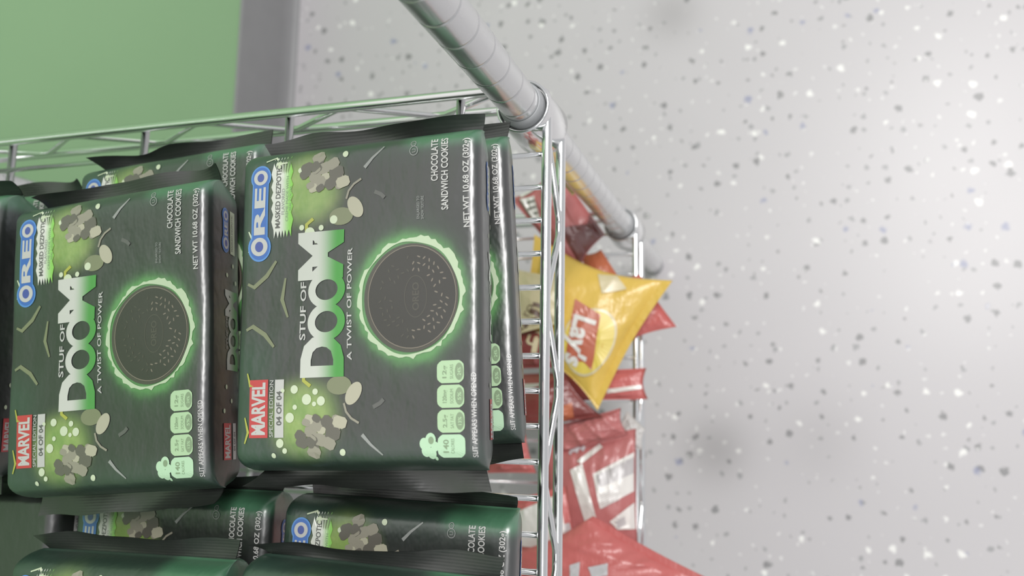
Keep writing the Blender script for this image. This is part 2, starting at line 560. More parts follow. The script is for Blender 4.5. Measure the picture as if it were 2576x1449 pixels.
def m_title(axis, lo, hi):
    t = NT('title_ink')
    c = t.sep(t.vscale(t.obj(), 1000.0))[axis]
    return t.fin(t.mix(t.smooth(c, lo, hi), (0.095, 0.33, 0.085), (0.58, 0.60, 0.55)), 0.36)
TITLE, TITLES = m_title(1, 13, 27), m_title(2, 12, 24)
def m_burst():
    t = NT('burst_ink')
    c = t.sep(t.vscale(t.obj(), 1000.0))[1]
    return t.fin(t.mix(t.smooth(c, 43, 50), (0.27, 0.60, 0.13), (0.68, 0.70, 0.64)), 0.36)
BURST = m_burst()

# body
def pack_body():
    prof = []
    rc = RC
    def arc(cv, cz, a0, a1, n=6):
        for k in range(n + 1):
            a = math.radians(a0 + (a1 - a0) * k / n)
            prof.append((cv + rc * math.cos(a), cz + rc * math.sin(a)))
    arc(V - rc, rc, -90, 0)
    for k in range(1, 5): prof.append((V + 0.0012 * (1 - (2 * k / 5 - 1) ** 2), rc + (T - 2 * rc) * k / 5))
    arc(V - rc, T - rc, 0, 90)
    for k in range(1, 18): prof.append(((V - rc) * (1 - 2 * k / 18), T))
    arc(-(V - rc), T - rc, 90, 180)
    for k in range(1, 5): prof.append((-V - 0.0012 * (1 - (2 * k / 5 - 1) ** 2), T - rc - (T - 2 * rc) * k / 5))
    arc(-(V - rc), rc, 180, 270)
    for k in range(1, 8): prof.append((-(V - rc) * (1 - 2 * k / 8), 0.0))
    us = [-U - 0.0115 * math.sin(math.radians(a)) for a in (90, 80, 70, 58, 46, 34, 22, 10)]
    us += [-U + 2 * U * k / 30 for k in range(31)] + [-x for x in us[::-1]]
    b = MB(); vs = []; fs = []
    n = len(prof)
    for u in us:
        g = endk(u); s = 1 - 0.05 * (1 - g)
        for (v, h) in prof:
            hh = h + (wave(u, v) if h > T - rc else 0)
            vs.append((u, VO + v * s * half(h), T / 2 + (hh - T / 2) * g))
    for i in range(len(us) - 1):
        for k in range(n):
            k2 = (k + 1) % n
            fs.append((i * n + k, (i + 1) * n + k, (i + 1) * n + k2, i * n + k2))
    fs.append(tuple(range(n))); fs.append(tuple((len(us) - 1) * n + k for k in range(n - 1, -1, -1)))
    b.add(vs, fs, FILM)
    return b.mesh('film_wrapper')

def seal_mesh(side, seed):
    """crimped end fin, bent and rippled"""
    rnd = random.Random(seed)
    ph = rnd.uniform(0, 6); bend = rnd.uniform(0.2, 0.75); amp = rnd.uniform(0.0015, 0.004); fold = 1 if seed in (1, 12) else rnd.choice((-1, 1))
    lift = 0.011 if seed == 1 else 0.008
    nu, nv = 8, 26
    b = MB(); vs = []; fs = []
    for lay in (0.00035, -0.00035):
        for i in range(nu + 1):
            s = i / nu
            for j in range(nv + 1):
                w = -1 + 2 * j / nv
                L = 0.0130 * (1 + 0.05 * math.sin(9 * w + ph))
                a = bend * (0.6 + 0.6 * math.sin(2.2 * w + ph)) * s
                x = U + 0.0105 + L * s * math.cos(a) * 0.96
                y = VO + w * (V - 0.008 + 0.004 * s)
                zz = T / 2 + L * s * math.sin(a) * 1.1 + amp * s * math.sin(6 * w + ph * 1.7)
                if w * fold > 0.66:      # one corner turned over
                    k = (w * fold - 0.66) / 0.34
                    zz += lift * k * s; x -= 0.3 * lift * k * s
                vs.append((side * x, y, zz + lay))
    m = (nu + 1) * (nv + 1)
    for lay in (0, 1):
        for i in range(nu):
            for j in range(nv):
                a = lay * m + i * (nv + 1) + j
                q = (a, a + 1, a + nv + 2, a + nv + 1)
                fs.append(q if (lay == 0) == (side < 0) else q[::-1])
    b.add(vs, fs, SEAL)
    return b.mesh('end_seal')

def p_logo(surf, u0, u1, v0, v1, o):
    """white letters on a blue lozenge swelling at both ends"""
    P = Print(surf)
    w, h = u1 - u0, v1 - v0; cv = (v0 + v1) / 2
    ro = h * 0.62
    for mat, gr, off in ((LBLUE, 1.0, o), (BLUE, 0.86, o + 0.12)):
        P.disc(u0 + ro * 0.92, cv, ro * gr, h * 0.56 * gr, mat, off, 28)
        P.disc(u1 - ro * 0.80, cv, ro * 0.86 * gr, h * 0.50 * gr, mat, off, 28)
        P.rect(u0 + ro, u1 - ro, cv - h * 0.40 * gr, cv + h * 0.40 * gr, mat, off + 0.02, 10, 2)
    for (c, k) in ((u0 + ro * 0.95, 1.0), (u1 - ro * 0.82, 0.84)):
        P.disc(c, cv, ro * 0.64 * k, h * 0.41 * k, WHITE, o + 0.24, 28)
        P.disc(c, cv, ro * 0.36 * k, h * 0.20 * k, NAVY, o + 0.34, 20)
    P.text('RE', u0 + ro * 1.78, u1 - ro * 1.52, cv - h * 0.27, cv + h * 0.27, WHITE, o + 0.26, 0.035)
    return P

def p_title(surf, u0, u1, v0, v1, mat, o, small=True, k=1.0):
    P = Print(surf)
    w, h = u1 - u0, v1 - v0
    U_ = lambda a: u0 + w * a
    P.text('D', U_(0), U_(0.285), v0, v0 + h * 0.90, mat, o, 0.05)
    for (a, b_) in ((0.245, 0.50), (0.465, 0.715)):
        c = (U_(a) + U_(b_)) / 2; r = (U_(b_) - U_(a)) / 2
        P.ring(c, v0 + h * 0.37, (r, h * 0.40), (r * 0.56, h * 0.24), mat, o + 0.02, 36, 0.12)
    P.text('M', U_(0.665), U_(1.0), v0 + h * 0.02, v1, mat, o, 0.05)
    P.text('STUF OF', U_(0.255), U_(0.655), v0 + h * 0.81, v0 + h * 0.94, WHITE if small else GREYW, o, 0.02)
    return P

def pack_parts():
    """mesh data shared by all the packs: (part name, mesh, label, [sub-parts])"""
    R = random.Random(4)
    out = []
    # logo
    out.append(('logo_print', p_logo(packtop, 25, 79.5, 56.3, 69.5, 0.35).mb.mesh('logo_print', False), 'blue lozenge logo with white letters'))
    # jagged flavour banner
    P = Print(packtop)
    def zz(t):
        a = 1.0 + 0.10 * (1 if int(t / (2 * math.pi) * 44 + 0.5) % 2 else -1)
        c, s = abs(math.cos(t)), abs(math.sin(t))
        q = 1.0 / max(c, s)                 # a square outline, stretched to a banner
        return (21.5 * q * (a if c > s else 1), 6.3 * q * (a if s >= c else 1))
    P.star(60.5, 48.8, zz, BURST, 0.35, 44, 2, 0.03)
    P.text('MASKED DEZPOTIC', 42.5, 79, 49.6, 52.8, DGREY, 0.5, 0.02)
    P.text('FLAVORED', 50, 65, 46.9, 48.9, GREYW, 0.5)
    P.text('CREME MADE WITH', 46, 72, 44.6, 46.2, TABG, 0.5)
    P.text('REAL COCOA', 52, 66, 42.6, 44.0, TABG, 0.5)
    out.append(('flavour_banner', P.mb.mesh('flavour_banner', False), 'jagged white and lime flavour banner'))
    # title
    P = p_title(packtop, -41.5, 38.5, 9.3, 38, TITLE, 0.4)
    P.text('A TWIST OF POWER', -33, 27.8, 4.6, 7.4, WHITE, 0.4, 0.012)
    out.append(('title_lettering', P.mb.mesh('title_lettering', False), 'white to green title lettering'))
    # biscuit with its crackling rim
    P = Print(packtop)
    jag = [1 + R.uniform(-0.03, 0.05) for _ in range(90)]
    def outer(t):
        i = int(t / (2 * math.pi) * 90) % 90
        heavy = 0.075 * max(0, math.cos(t + 0.9)) + 0.03 * max(0, math.cos(t - 2.4))
        return (30.8 * (jag[i] + heavy), 28.6 * (jag[i] + heavy))
    P.ring(-1.5, -29.0, outer, lambda t: (30.3 * (0.985 + 0.012 * math.sin(7 * t)), 28.0 * (0.985 + 0.012 * math.sin(7 * t))), BOLT, 0.34, 90)
    P.disc(-1.5, -29.6, 28.8, 26.6, BISCR, 0.30, 48, 3)
    P.disc(-1.2, -30.2, 26.9, 24.6, BISC, 0.42, 48, 3)
    P.ring(-1.2, -30.2, (27.3, 25.0), (26.8, 24.5), BISCL, 0.5, 48)
    P.ring(-1.2, -32.5, (11.2, 6.4), (10.7, 6.0), BISCR, 0.5, 36)
    P.text('OREO', -8.6, 6.2, -34.4, -30.6, BISCR, 0.5, 0.02)
    for (k, rr) in ((26, 0.58), (32, 0.72), (38, 0.86)):
        for i in range(k):
            t = 2 * math.pi * (i + 0.5 * (k % 4)) / k
            if R.random() < 0.22: continue
            lit = 0.55 - 0.45 * math.sin(t)          # printed shine on the lower florets
            cu_, cv_ = -1.2 + 24.8 * rr * math.cos(t), -31.2 + 22.0 * rr * math.sin(t)
            P.disc(cu_, cv_, 1.15, 0.42, BISCL if lit > 0.5 else BISCR, 0.52, 6, 1, t + R.choice((0.5, -0.5, 1.3)))
    out.append(('biscuit_picture', P.mb.mesh('biscuit_picture', False), 'dark sandwich biscuit ringed with green energy'))
    # nutrition tabs
    P = Print(packtop)
    names = (('140', 'CALORIES', ''), ('2.5g', 'SAT FAT', '13%'), ('120mg', 'SODIUM', '5%'), ('12g', 'SUGARS', '24%'))
    for i, (a, c, d) in enumerate(names):
        x0 = -84.0 + i * 12.4; x1 = x0 + 11.3
        q = lambda t: (5.75 * min(1.22, 1 / max(abs(math.cos(t)), abs(math.sin(t)))), 7.4 * min(1.16, 1 / max(abs(math.cos(t)), abs(math.sin(t)))))
        P.star((x0 + x1) / 2, -51.8, q, MINT if i == 0 else PALEG, 0.34, 32, 2)
        P.text(a, x0 + 2.4, x1 - 2.4, -50.4, -47.4, TABG, 0.46, 0.02)
        P.text(c, x0 + 2.0, x1 - 2.0, -53.4, -51.6, TABG, 0.46)
        if d:
            P.disc((x0 + x1) / 2, -56.6, 4.4, 2.3, TABG, 0.44, 20)
            P.text(d, x0 + 3.6, x1 - 3.6, -57.6, -55.7, PALEG, 0.56, 0.02)
    for (x, y, r) in ((-80.5, -38.2, 3.2), (-77.0, -36.9, 3.0), (-75.2, -40.5, 3.6), (-81.8, -41.2, 3.0), (-78.5, -43.0, 2.5), (-84.5, -43.2, 1.0)):
        P.disc(x, y, r, r * 0.8, MINT, 0.34 + 0.01 * r, 16)
    P.disc(-75.4, -40.8, 1.9, 1.5, TABG, 0.5, 14)
    out.append(('nutrition_tabs', P.mb.mesh('nutrition_tabs', False), 'row of four pale green nutrition tabs'))
    # small lettering, line by line
    for nm, items in (('variety_lettering', (('CHOCOLATE', 59.8, 83, -45.6, -41.6, WHITE, 0.02), ('SANDWICH COOKIES', 43.6, 83, -51.4, -47.4, WHITE, 0.02))),
                      ('weight_lettering', (('NET WT 10.68 OZ (302g)', 33.3, 81.5, -64.0, -59.6, WHITE, 0.02),)),
                      ('notice_lettering', (('SLIT APPEARS WHEN OPENED', -84, -42, -65.4, -62.9, WHITE, 0.01),)),
                      ('caption_lettering', (('ENLARGED TO', 40.2, 52.6, -34.8, -33.2, GREYW, 0.0), ('SHOW TEXTURE', 39.8, 52.4, -37.3, -35.7, GREYW, 0.0)))):
        P = Print(packtop)
        for (bd, u0, u1, v0, v1, mt, bo) in items: P.text(bd, u0, u1, v0, v1, mt, 0.45, bo, 0.0, v0 < -60)
        out.append((nm, P.mb.mesh(nm, False), None))
    P = Print(packtop)
    P.ring(78.0, -31.5, (2.7, 2.5), (2.3, 2.1), GREYW, 0.36, 24); P.text('U', 77, 79, -32.6, -30.4, GREYW, 0.36)
    P.ring(82.1, -31.3, (1.7, 1.6), (1.3, 1.2), GREYW, 0.36, 18); P.text('D', 81.6, 82.6, -32, -30.6, GREYW, 0.36)
    out.append(('certification_mark', P.mb.mesh('certification_mark', False), 'two small grey ring marks'))
    # edition badge
    P = Print(packtop)
    P.rect(-73, -41.7, 54.6, 66.2, RED, 0.34, 8, 4)
    P.text('MARVEL', -71.4, -43.2, 56.1, 64.8, WHITE, 0.46, 0.035)
    P.rect(-73, -41.9, 44.8, 50.3, WHITE, 0.34, 8, 3)
    P.text('SPECIAL EDITION', -72.6, -42.2, 51.2, 53.6, WHITE, 0.4)
    P.text('04 OF 04', -66.5, -48.2, 45.9, 49.2, DGREY, 0.46, 0.03)
    out.append(('edition_badge', P.mb.mesh('edition_badge', False), 'red edition badge with white lettering'))
    # bubbles, plain rounded stones, pale domes and streaks
    P = Print(packtop)
    for (x, y, r) in ((38, 31, 3.3), (35.5, 22, 2.6), (40.5, 24, 1.6), (27, 0, 0), (79, 51.5, 2.0), (41.5, 36, 1.6), (44.5, 16.5, 2.4), (33, 27, 1.0),
                      (-47.5, 38.5, 2.3), (-53, 31, 2.9), (-54, 22.5, 2.5), (-49, 26, 1.7), (-62.5, 41, 2.7), (-57, 38, 1.4), (-55.5, 26.5, 1.3),
                      (-76, 47, 2.4), (-80, 44, 1.5), (-82.5, 51, 1.4), (-81, 9, 1.8), (81, 9.5, 1.8), (-48, 45.5, 1.2), (74.5, 37.5, 1.6), (36, 36.5, 1.1)):
        if r: P.disc(x, y, r, r * 0.95, BUB, 0.36, 18)
    for pts in (((82, 60), (84, 54), (80, 50), (80, 46)), ((-38, 68), (-45, 66), (-46, 62)), ((-62, 69), (-70, 67), (-76, 69)), ((30, 70), (36, 67), (42, 70))):
        P.stroke(pts, lambda t: 1.5 * (1 - 0.5 * abs(2 * t - 1)), YEL if pts[0][0] < 0 else BUB, 0.34)
    out.append(('bubble_print', P.mb.mesh('bubble_print', False), 'pale round bubbles and small sparks'))
    # dark olive swirls across the top middle
    P = Print(packtop)
    for pts, w in ((((24, 52), (16, 58), (10, 66), (12, 70)), 3.0), (((-24, 52), (-17, 58), (-12, 66), (-14, 70)), 3.0), (((-8, 44), (2, 48), (14, 46)), 2.4)):
        P.stroke(pts, lambda t, w=w: w * (1 - 0.5 * abs(2 * t - 1)), ink_olive, 0.34)
    out.append(('swirl_print', P.mb.mesh('swirl_print', False), 'plain olive swirls'))
    for sg in (1, -1):
        # a plain heap of rounded stones on each side
        P = Print(packtop)
        Q = random.Random(7)
        for i in range(22):
            a = Q.uniform(0, 6.28); r = math.sqrt(Q.random())
            cx = (72 + 11 * r * math.cos(a)) * sg; cy = 23 + 15 * r * math.sin(a)
            k = Q.uniform(0.7, 1.3)
            P.star(cx, cy, lambda t, k=k: (2.6 * k * min(1.2, 1 / max(abs(math.cos(t)), abs(math.sin(t)))), 3.4 * k * min(1.2, 1 / max(abs(math.cos(t)), abs(math.sin(t))))),
                   (STONE, STONED, STONED, CREAM, STONE)[i % 5], 0.36 + 0.006 * i, 12, 1, Q.uniform(0.1, 0.7) * sg)
        out.append(('stone_heap_print', P.mb.mesh('stone_heap_print', False), 'plain heap of grey-beige stones'))
        P = Print(packtop)
        P.disc(46 * sg, 12, 5.0, 7.2, ink_olive, 0.33, 24, 2)
        P.disc(50.5 * sg, 3.5, 6.6, 4.0, CREAM, 0.37, 24, 2, 0.55 * sg)
        P.stroke([(72 * sg, -2), (77 * sg, -7), (82.5 * sg, -14)], lambda t: 2.0 * (1 - 0.6 * t), GREYW, 0.36)
        P.stroke([(58 * sg, -8), (56 * sg, -12), (54 * sg, -14)], 2.2, DGREY, 0.36)
        P.stroke([(55.5 * sg, 9), (60 * sg, 7.6), (63.5 * sg, 4.5), (66 * sg, 0)], 1.2, STONE, 0.38)
        P.stroke([(36.5 * sg, 33), (43 * sg, 33), (46 * sg, 29)], 2.0, YEL, 0.35)
        out.append(('dome_print', P.mb.mesh('dome_print', False), 'cream dome with grey streaks'))
    # narrow front side
    P = p_logo(packside, 47, 74, 22, 31, 0.2)
    Q = p_title(packside, -24, 24, 10, 28, TITLES, 0.3, False)
    Q.rect(-76, -55, 21, 31, RED, 0.25); Q.text('MARVEL', -75, -56, 22.4, 29.6, WHITE, 0.35, 0.03)
    Q.rect(-76, -55, 14, 18.5, WHITE, 0.25); Q.text('04 OF 04', -71, -60, 15, 17.6, DGREY, 0.35, 0.02)
    Q.rect(47, 74, 13, 20, BUB, 0.25); Q.text('MASKED DEZPOTIC', 49, 72, 16.4, 18.6, DGREY, 0.35)
    for (s, h) in ((-34, 27), (-42, 20), (33, 25), (40, 16), (-48, 30), (30, 12)): Q.disc(s, h, 1.4, 1.3, BUB, 0.3, 12)
    P.mb.add(Q.mb.v, [], WHITE)
    base = len(P.mb.v) - len(Q.mb.v)
    for f, k in zip(Q.mb.f, Q.mb.m):
        P.mb.f.append(tuple(base + i for i in f)); P.mb.m.append(P.mb.mi(Q.mb.mats[k]))
    out.append(('side_print', P.mb.mesh('side_print', False), 'small logo and title repeated on the narrow side'))
    return out
ink_olive = ink('olive_ink', (0.20, 0.22, 0.12))
BODY = pack_body()
PARTS = pack_parts()
SEALS = {(s, k): seal_mesh(s, 11 * k + s) for s in (1, -1) for k in range(5)}
GRP = 'black cookie packs stacked on the upper shelf'
Z1, Z2 = SH + 0.0035, SH + 0.0035 + 0.0490
def pack(x, y, z, deg, label, k, down=False):
    e = empty('cookie_pack', (x, y, z), math.radians(deg))
    if down:
        e.rotation_euler = (0, math.pi, math.radians(deg)); e.location.z = z + T
    tag(e, label, 'cookie pack', GRP)
    link('film_wrapper', BODY, e)
    for s in (1, -1): link('end_seal', SEALS[(s, (k + (s > 0)) % 5)], e)
    for nm, me, lb in PARTS:
        o = link(nm, me, e)
        if lb: o['label'] = lb
        if nm == 'bubble_print': o['kind'] = 'stuff'
    return e
pack(-0.1245, 0.0730, Z2, 2.2, 'top cookie pack nearest the corner post, its whole black front in view', 0)
pack(-0.1437, 0.2370, Z2, 5.0, 'top cookie pack second back from the shelf edge, biscuit picture showing', 1)
pack(-0.1405, 0.3985, Z2, 2.0, 'top cookie pack farthest towards the green wall, cut off by the picture edge', 2)
pack(-0.1140, 0.0715, Z1, 4.0, 'cookie pack under the nearest one, only a front strip peeking out', 3)
pack(-0.1050, 0.2390, Z1, 4.0, 'cookie pack under the second one, its end poking out towards the side rail', 4)
pack(-0.1250, 0.3990, Z1, 1.0, 'cookie pack at the bottom of the farthest stack, almost hidden', 1)
pack(-0.3280, 0.0690, Z1, -1.0, 'lower cookie pack of the left column by the shelf edge, one end showing', 2)
pack(-0.3270, 0.2210, Z1, 0.5, 'lower cookie pack in the second row of the left column', 0)
pack(-0.3300, 0.3740, Z1, 0.0, 'cookie pack lying face down in the third row of the left column, plain black', 3, True)
pack(-0.3570, 0.0640, Z2, -1.5, 'upper cookie pack of the left column by the shelf edge, cut off by the picture', 4)
pack(-0.3610, 0.2170, Z2, 1.0, 'upper cookie pack in the second row of the left column, cut off by the picture', 3)

# ------------------------------------------------------------------ snack bags on the lower shelf
def m_foil(name, col, rough=0.30, spec=0.55, var=0.8):
    t = NT(name)
    o = t.obj()
    n = t.noise(o, 14, 3)[0]
    c = t.mix(n, col, tuple(x * var for x in col))
    w = t.noise(t.vscale(o, (1.0, 1.5, 1.0)), 38, 3, 0.6)[0]
    t.bump(w, 0.35, 0.006)
    return t.fin(c, rough, 0, spec)
F_YEL = m_foil('yellow_foil', (0.80, 0.54, 0.11))
F_RED = m_foil('red_foil', (0.54, 0.18, 0.175))
F_RED2 = m_foil('bright_red_foil', (0.62, 0.165, 0.155))
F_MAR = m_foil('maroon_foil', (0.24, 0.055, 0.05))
F_TAN = m_foil('tan_foil', (0.52, 0.40, 0.19))
F_CREAM = m_foil('cream_foil', (0.66, 0.58, 0.36))
F_ORG = m_foil('orange_red_foil', (0.55, 0.16, 0.075))
F_WHITE = m_foil('white_foil', (0.66, 0.64, 0.62))
F_SILV = m_foil('silver_film', (0.62, 0.60, 0.62), 0.16, 0.9)
I_BROWN = ink('brown_ink', (0.12, 0.06, 0.03))
I_LOGO = ink('logo_red_ink', (0.52, 0.115, 0.05))
I_LEMON = ink('lemon_ink', (0.80, 0.62, 0.10))
I_WHITE = ink('bright_white_ink', (0.78, 0.75, 0.71))
I_GREY = ink('panel_grey_ink', (0.50, 0.47, 0.47))
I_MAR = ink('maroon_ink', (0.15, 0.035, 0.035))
I_CREAM = ink('bag_cream_ink', (0.68, 0.58, 0.36))

class Bag:
    """pillow bag over four corners given as (photo x, photo y, height above the upper shelf)"""
    def __init__(self, corners, half, mat, seed, low=0.6, wr=0.0018, pinch=0.05):
        self.c = [Vector(pix(*q)) for q in corners]
        self.half = half; self.low = low; self.wr = wr; self.pinch = pinch
        c = self.c
        self.n = ((c[2] - c[0]).cross(c[1] - c[3])).normalized()
        if self.n.z < 0: self.n.negate()
        self.rnd = random.Random(seed); R = self.rnd
        self.fold = [(R.uniform(0, 6.28), R.uniform(12, 30), R.uniform(0, 6.28), R.uniform(0.5, 1.2)) for _ in range(5)]
        self.mat = mat
        self.mid = sum(c, Vector()) / 4
    def flat(self, a, b_):
        c = self.c
        # sides drawn in, corners sticking out
        a2 = a + self.pinch * (0.5 - a) * math.sin(math.pi * b_) * 2
        b2 = b_ + self.pinch * 0.35 * (0.5 - b_) * math.sin(math.pi * a) * 2
        return (c[0] * (1 - a2) + c[3] * a2) * (1 - b2) + (c[1] * (1 - a2) + c[2] * a2) * b2
    def puff(self, a, b_):
        sa = max(0.0, math.sin(math.pi * min(max(a, 0), 1))) ** 0.62
        bb = min(max((b_ - 0.07) / 0.86, 0), 1)
        sb = max(0.0, math.sin(math.pi * bb)) ** 0.55
        return sa * sb
    def wrinkle(self, a, b_):
        s = 0
        for (d, fr, ph, am) in self.fold:
            s += am * (1 - abs(math.sin((math.cos(d) * a + math.sin(d) * b_) * fr * 0.5 + ph))) ** 3
        e = 0.35 + 0.9 * abs(2 * b_ - 1) ** 2
        return self.wr * s * e
    def top(self, a, b_, off=0.0):
        p = self.puff(a, b_)
        q = self.flat(a, b_) + self.n * (0.0004 + self.half * p + self.wrinkle(a, b_) * min(1, p * 3) + off * 0.001)
        return (q.x, q.y, q.z)
    def bot(self, a, b_):
        q = self.flat(a, b_) - self.n * (0.0004 + self.half * self.low * self.puff(a, b_))
        return (q.x, q.y, q.z)
    def ab(self, px, py):
        """where on the top face a photo pixel falls"""
        r = Vector(RW @ np.array([(px - CX) / FPX, (py - CY) / FPX, 1.0]))
        cam = Vector(CAM); a = b_ = 0.5
        for _ in range(30):
            h = self.half * self.puff(a, b_)
            t = (self.mid + self.n * h - cam).dot(self.n) / r.dot(self.n)
            P = cam + r * t - self.n * h
            e = 1e-3
            F = self.flat(a, b_); Fa = (self.flat(a + e, b_) - F) / e; Fb = (self.flat(a, b_ + e) - F) / e
            d = P - F
            A = np.array([[Fa.dot(Fa), Fa.dot(Fb)], [Fa.dot(Fb), Fb.dot(Fb)]]); y = np.array([d.dot(Fa), d.dot(Fb)])
            s = np.linalg.solve(A, y)
            a = min(max(a + 0.7 * s[0], 0.01), 0.99); b_ = min(max(b_ + 0.7 * s[1], 0.01), 0.99)
        return (a, b_)
    def make(self, name, label, cat='snack bag', n=36):
        root = empty(name, tuple(self.mid))
        tag(root, label, cat, 'snack bags heaped on the lower shelf')
        self.root = root
        inv = Matrix.Translation(-self.mid)
        def face(b0, b1, nm, nb):
            vs = []; fs = []
            m = MB()
            for f in (self.top, self.bot):
                for j in range(nb + 1):
                    for i in range(n + 1): vs.append(f(i / n, b0 + (b1 - b0) * j / nb))
            k = (nb + 1) * (n + 1)
            for lay in (0, 1):
                for j in range(nb):
                    for i in range(n):
                        a = lay * k + j * (n + 1) + i
                        q = (a, a + 1, a + n + 2, a + n + 1)
                        fs.append(q)
            for j in range(nb):      # close the two long sides
                for i in (0, n):
                    a = j * (n + 1) + i
                    fs.append((a, a + n + 1, k + a + n + 1, k + a))
            m.add(vs, fs, self.mat)
            o = m.build(nm, root); o.matrix_parent_inverse = inv
            o.data.validate()
            return o
        self.body = face(0.06, 0.94, 'bag_body', n)
        # crimped strips at both ends
        for (b0, b1) in ((0.0, 0.06), (0.94, 1.0)):
            face(b0, b1, 'end_seal', 3)
        return root
    def printer(self): return Print(lambda a, b_, off: self.top(a, b_, off))
    def ppx(self, P, pts, mat, off, nx=12, ny=12): P.quad([self.ab(*q) for q in pts], mat, off, nx, ny)
    def attach(self, P, name, label=None):
        o = P.build(name, self.root); o.matrix_parent_inverse = Matrix.Translation(-self.mid)
        if label: o['label'] = label
        return o
    def textpx(self, P, body, origin, right, up, mat, off, bold=0.0):
        """lettering whose box has its lower left at pixel origin, and edges given as pixel vectors"""
        p, f = glyphs(body, bold)
        p, f = finer(*finer(p, f))
        A = np.array(self.ab(*origin)); B = np.array(self.ab(origin[0] + right[0], origin[1] + right[1])) - A
        C = np.array(self.ab(origin[0] + up[0], origin[1] + up[1])) - A
        P.mb.add([self.top(*(A + B * x + C * y), off) for x, y in p], f, mat)

# yellow bag with the red and white logo, hanging over the edge
bg = Bag([(1345, 590, -.302), (1692, 706, -.300), (1503, 1032, -.302), (1285, 880, -.302)], 0.017, F_YEL, 3, 0.7, 0.0022, 0.10)
bg.make('chip_bag', 'yellow chip bag with red and white logo, hanging over the lower shelf edge')
P = bg.printer()
c = bg.ab(1478, 858)
e1 = np.array(bg.ab(1550, 850)) - np.array(c); e2 = np.array(bg.ab(1470, 945)) - np.array(c)
def disc_ab(P, bg, c, e1, e2, k0, k1, mat, off, n=48, a0=0, a1=360):
    vs = []; fs = []
    for i in range(n + 1):
        t = math.radians(a0 + (a1 - a0) * i / n)
        for k in (k0, (k0 + k1) / 2, k1):
            q = np.array(c) + (e1 * math.cos(t) + e2 * math.sin(t)) * k
            vs.append(bg.top(min(max(q[0], .01), .99), min(max(q[1], .01), .99), off))
    for i in range(n):
        for k in (0, 1):
            a = i * 3 + k; fs.append((a, a + 1, a + 4, a + 3))
    P.mb.add(vs, fs, mat)
disc_ab(P, bg, c, e1, e2, 0.02, 0.97, I_LEMON, 1.0)
disc_ab(P, bg, c, e1, e2, 0.96, 1.03, I_CREAM, 1.1)
bg.ppx(P, [(1448, 752), (1512, 792), (1494, 912), (1424, 908)], I_LOGO, 1.5, 14, 14)
bg.ppx(P, [(1460, 905), (1494, 908), (1490, 932), (1470, 912)], I_LOGO, 1.45, 6, 4)
bg.attach(P, 'logo_ground', 'red ribbon on a lemon disc')
P = bg.printer()
bg.textpx(P, "Lay's", (1431, 784), (-24, 118), (74, 25), I_WHITE, 2.0, 0.035)
bg.attach(P, 'logo_lettering', 'white logo lettering')
P = bg.printer()
bg.ppx(P, [(1505, 690), (1555, 690), (1578, 728), (1515, 738)], I_CREAM, 1.2, 8, 8)
bg.attach(P, 'pale_patch', 'pale printed patch')

# red bag by the corner post
bg = Bag([(1285, 500, -.300), (1400, 412, -.290), (1522, 590, -.318), (1450, 706, -.326)], 0.013, F_RED, 8, 0.7, 0.003, 0.06)
bg.make('snack_bag', 'red crinkled snack bag with white lettering, next to the corner post')
P = bg.printer()
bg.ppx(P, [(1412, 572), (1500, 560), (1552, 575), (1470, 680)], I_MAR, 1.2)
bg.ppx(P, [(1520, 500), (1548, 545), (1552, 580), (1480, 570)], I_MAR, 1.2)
bg.attach(P, 'dark_band', 'dark maroon band')
P = bg.printer()
bg.ppx(P, [(1308, 500), (1345, 492), (1360, 548), (1342, 558)], I_WHITE, 1.5)
P.stroke([bg.ab(*q) for q in ((1300, 482), (1302, 468), (1314, 456), (1322, 444))], 0.03, I_WHITE, 1.6)
P.stroke([bg.ab(*q) for q in ((1314, 456), (1328, 464), (1332, 482))], 0.03, I_WHITE, 1.6)
for i in range(3):
    y = 507 + i * 15
    P.stroke([bg.ab(*q) for q in ((1326 + i * 4, y + 4), (1336 + i * 4, y), (1346 + i * 4, y - 3))], 0.022, STONED, 1.9)
bg.attach(P, 'white_lettering', 'white brush lettering')

bg = Bag([(1462, 640, -.336), (1512, 628, -.336), (1580, 732, -.334), (1490, 760, -.334)], 0.007, F_ORG, 21, 0.7, 0.001, 0.04)
bg.make('snack_bag', 'orange-red snack bag corner between the red bag and the yellow bag')
bg = Bag([(1322, 346, -.190), (1366, 340, -.185), (1492, 466, -.255), (1440, 492, -.255)], 0.005, F_TAN, 22, 0.7, 0.001, 0.04)
bg.make('snack_bag', 'tan snack bag squeezed against the corner post')
# red corner poking out under the yellow bag
bg = Bag([(1450, 720, -.336), (1610, 690, -.336), (1702, 822, -.330), (1560, 870, -.336)], 0.007, F_RED2, 23, 0.7, 0.0016, 0.05)
bg.make('snack_bag', 'bright red bag corner poking out from under the yellow chip bag')
# cream bag with brown lettering
bg = Bag([(1275, 850, -.278), (1275, 672, -.278), (1422, 700, -.274), (1412, 812, -.274)], 0.008, F_CREAM, 31, 0.7, 0.001, 0.04)
bg.make('snack_bag', 'cream snack bag with brown lettering lying on the yellow chip bag')
P = bg.printer()
bg.textpx(P, 'LO', (1318, 792), (14, -28), (14, 6), I_BROWN, 1.0, 0.0)
bg.textpx(P, 'FF', (1302, 826), (12, -22), (14, 6), I_BROWN, 1.0, 0.0)
P.stroke([bg.ab(*q) for q in ((1322, 824), (1334, 808), (1352, 802))], 0.06, I_BROWN, 1.0)
P.stroke([bg.ab(*q) for q in ((1334, 782), (1348, 786), (1362, 796))], 0.09, I_BROWN, 1.0)
P.stroke([bg.ab(*q) for q in ((1342, 765), (1356, 768), (1370, 776))], 0.07, I_BROWN, 1.0)
bg.attach(P, 'brown_lettering', 'brown script lettering')
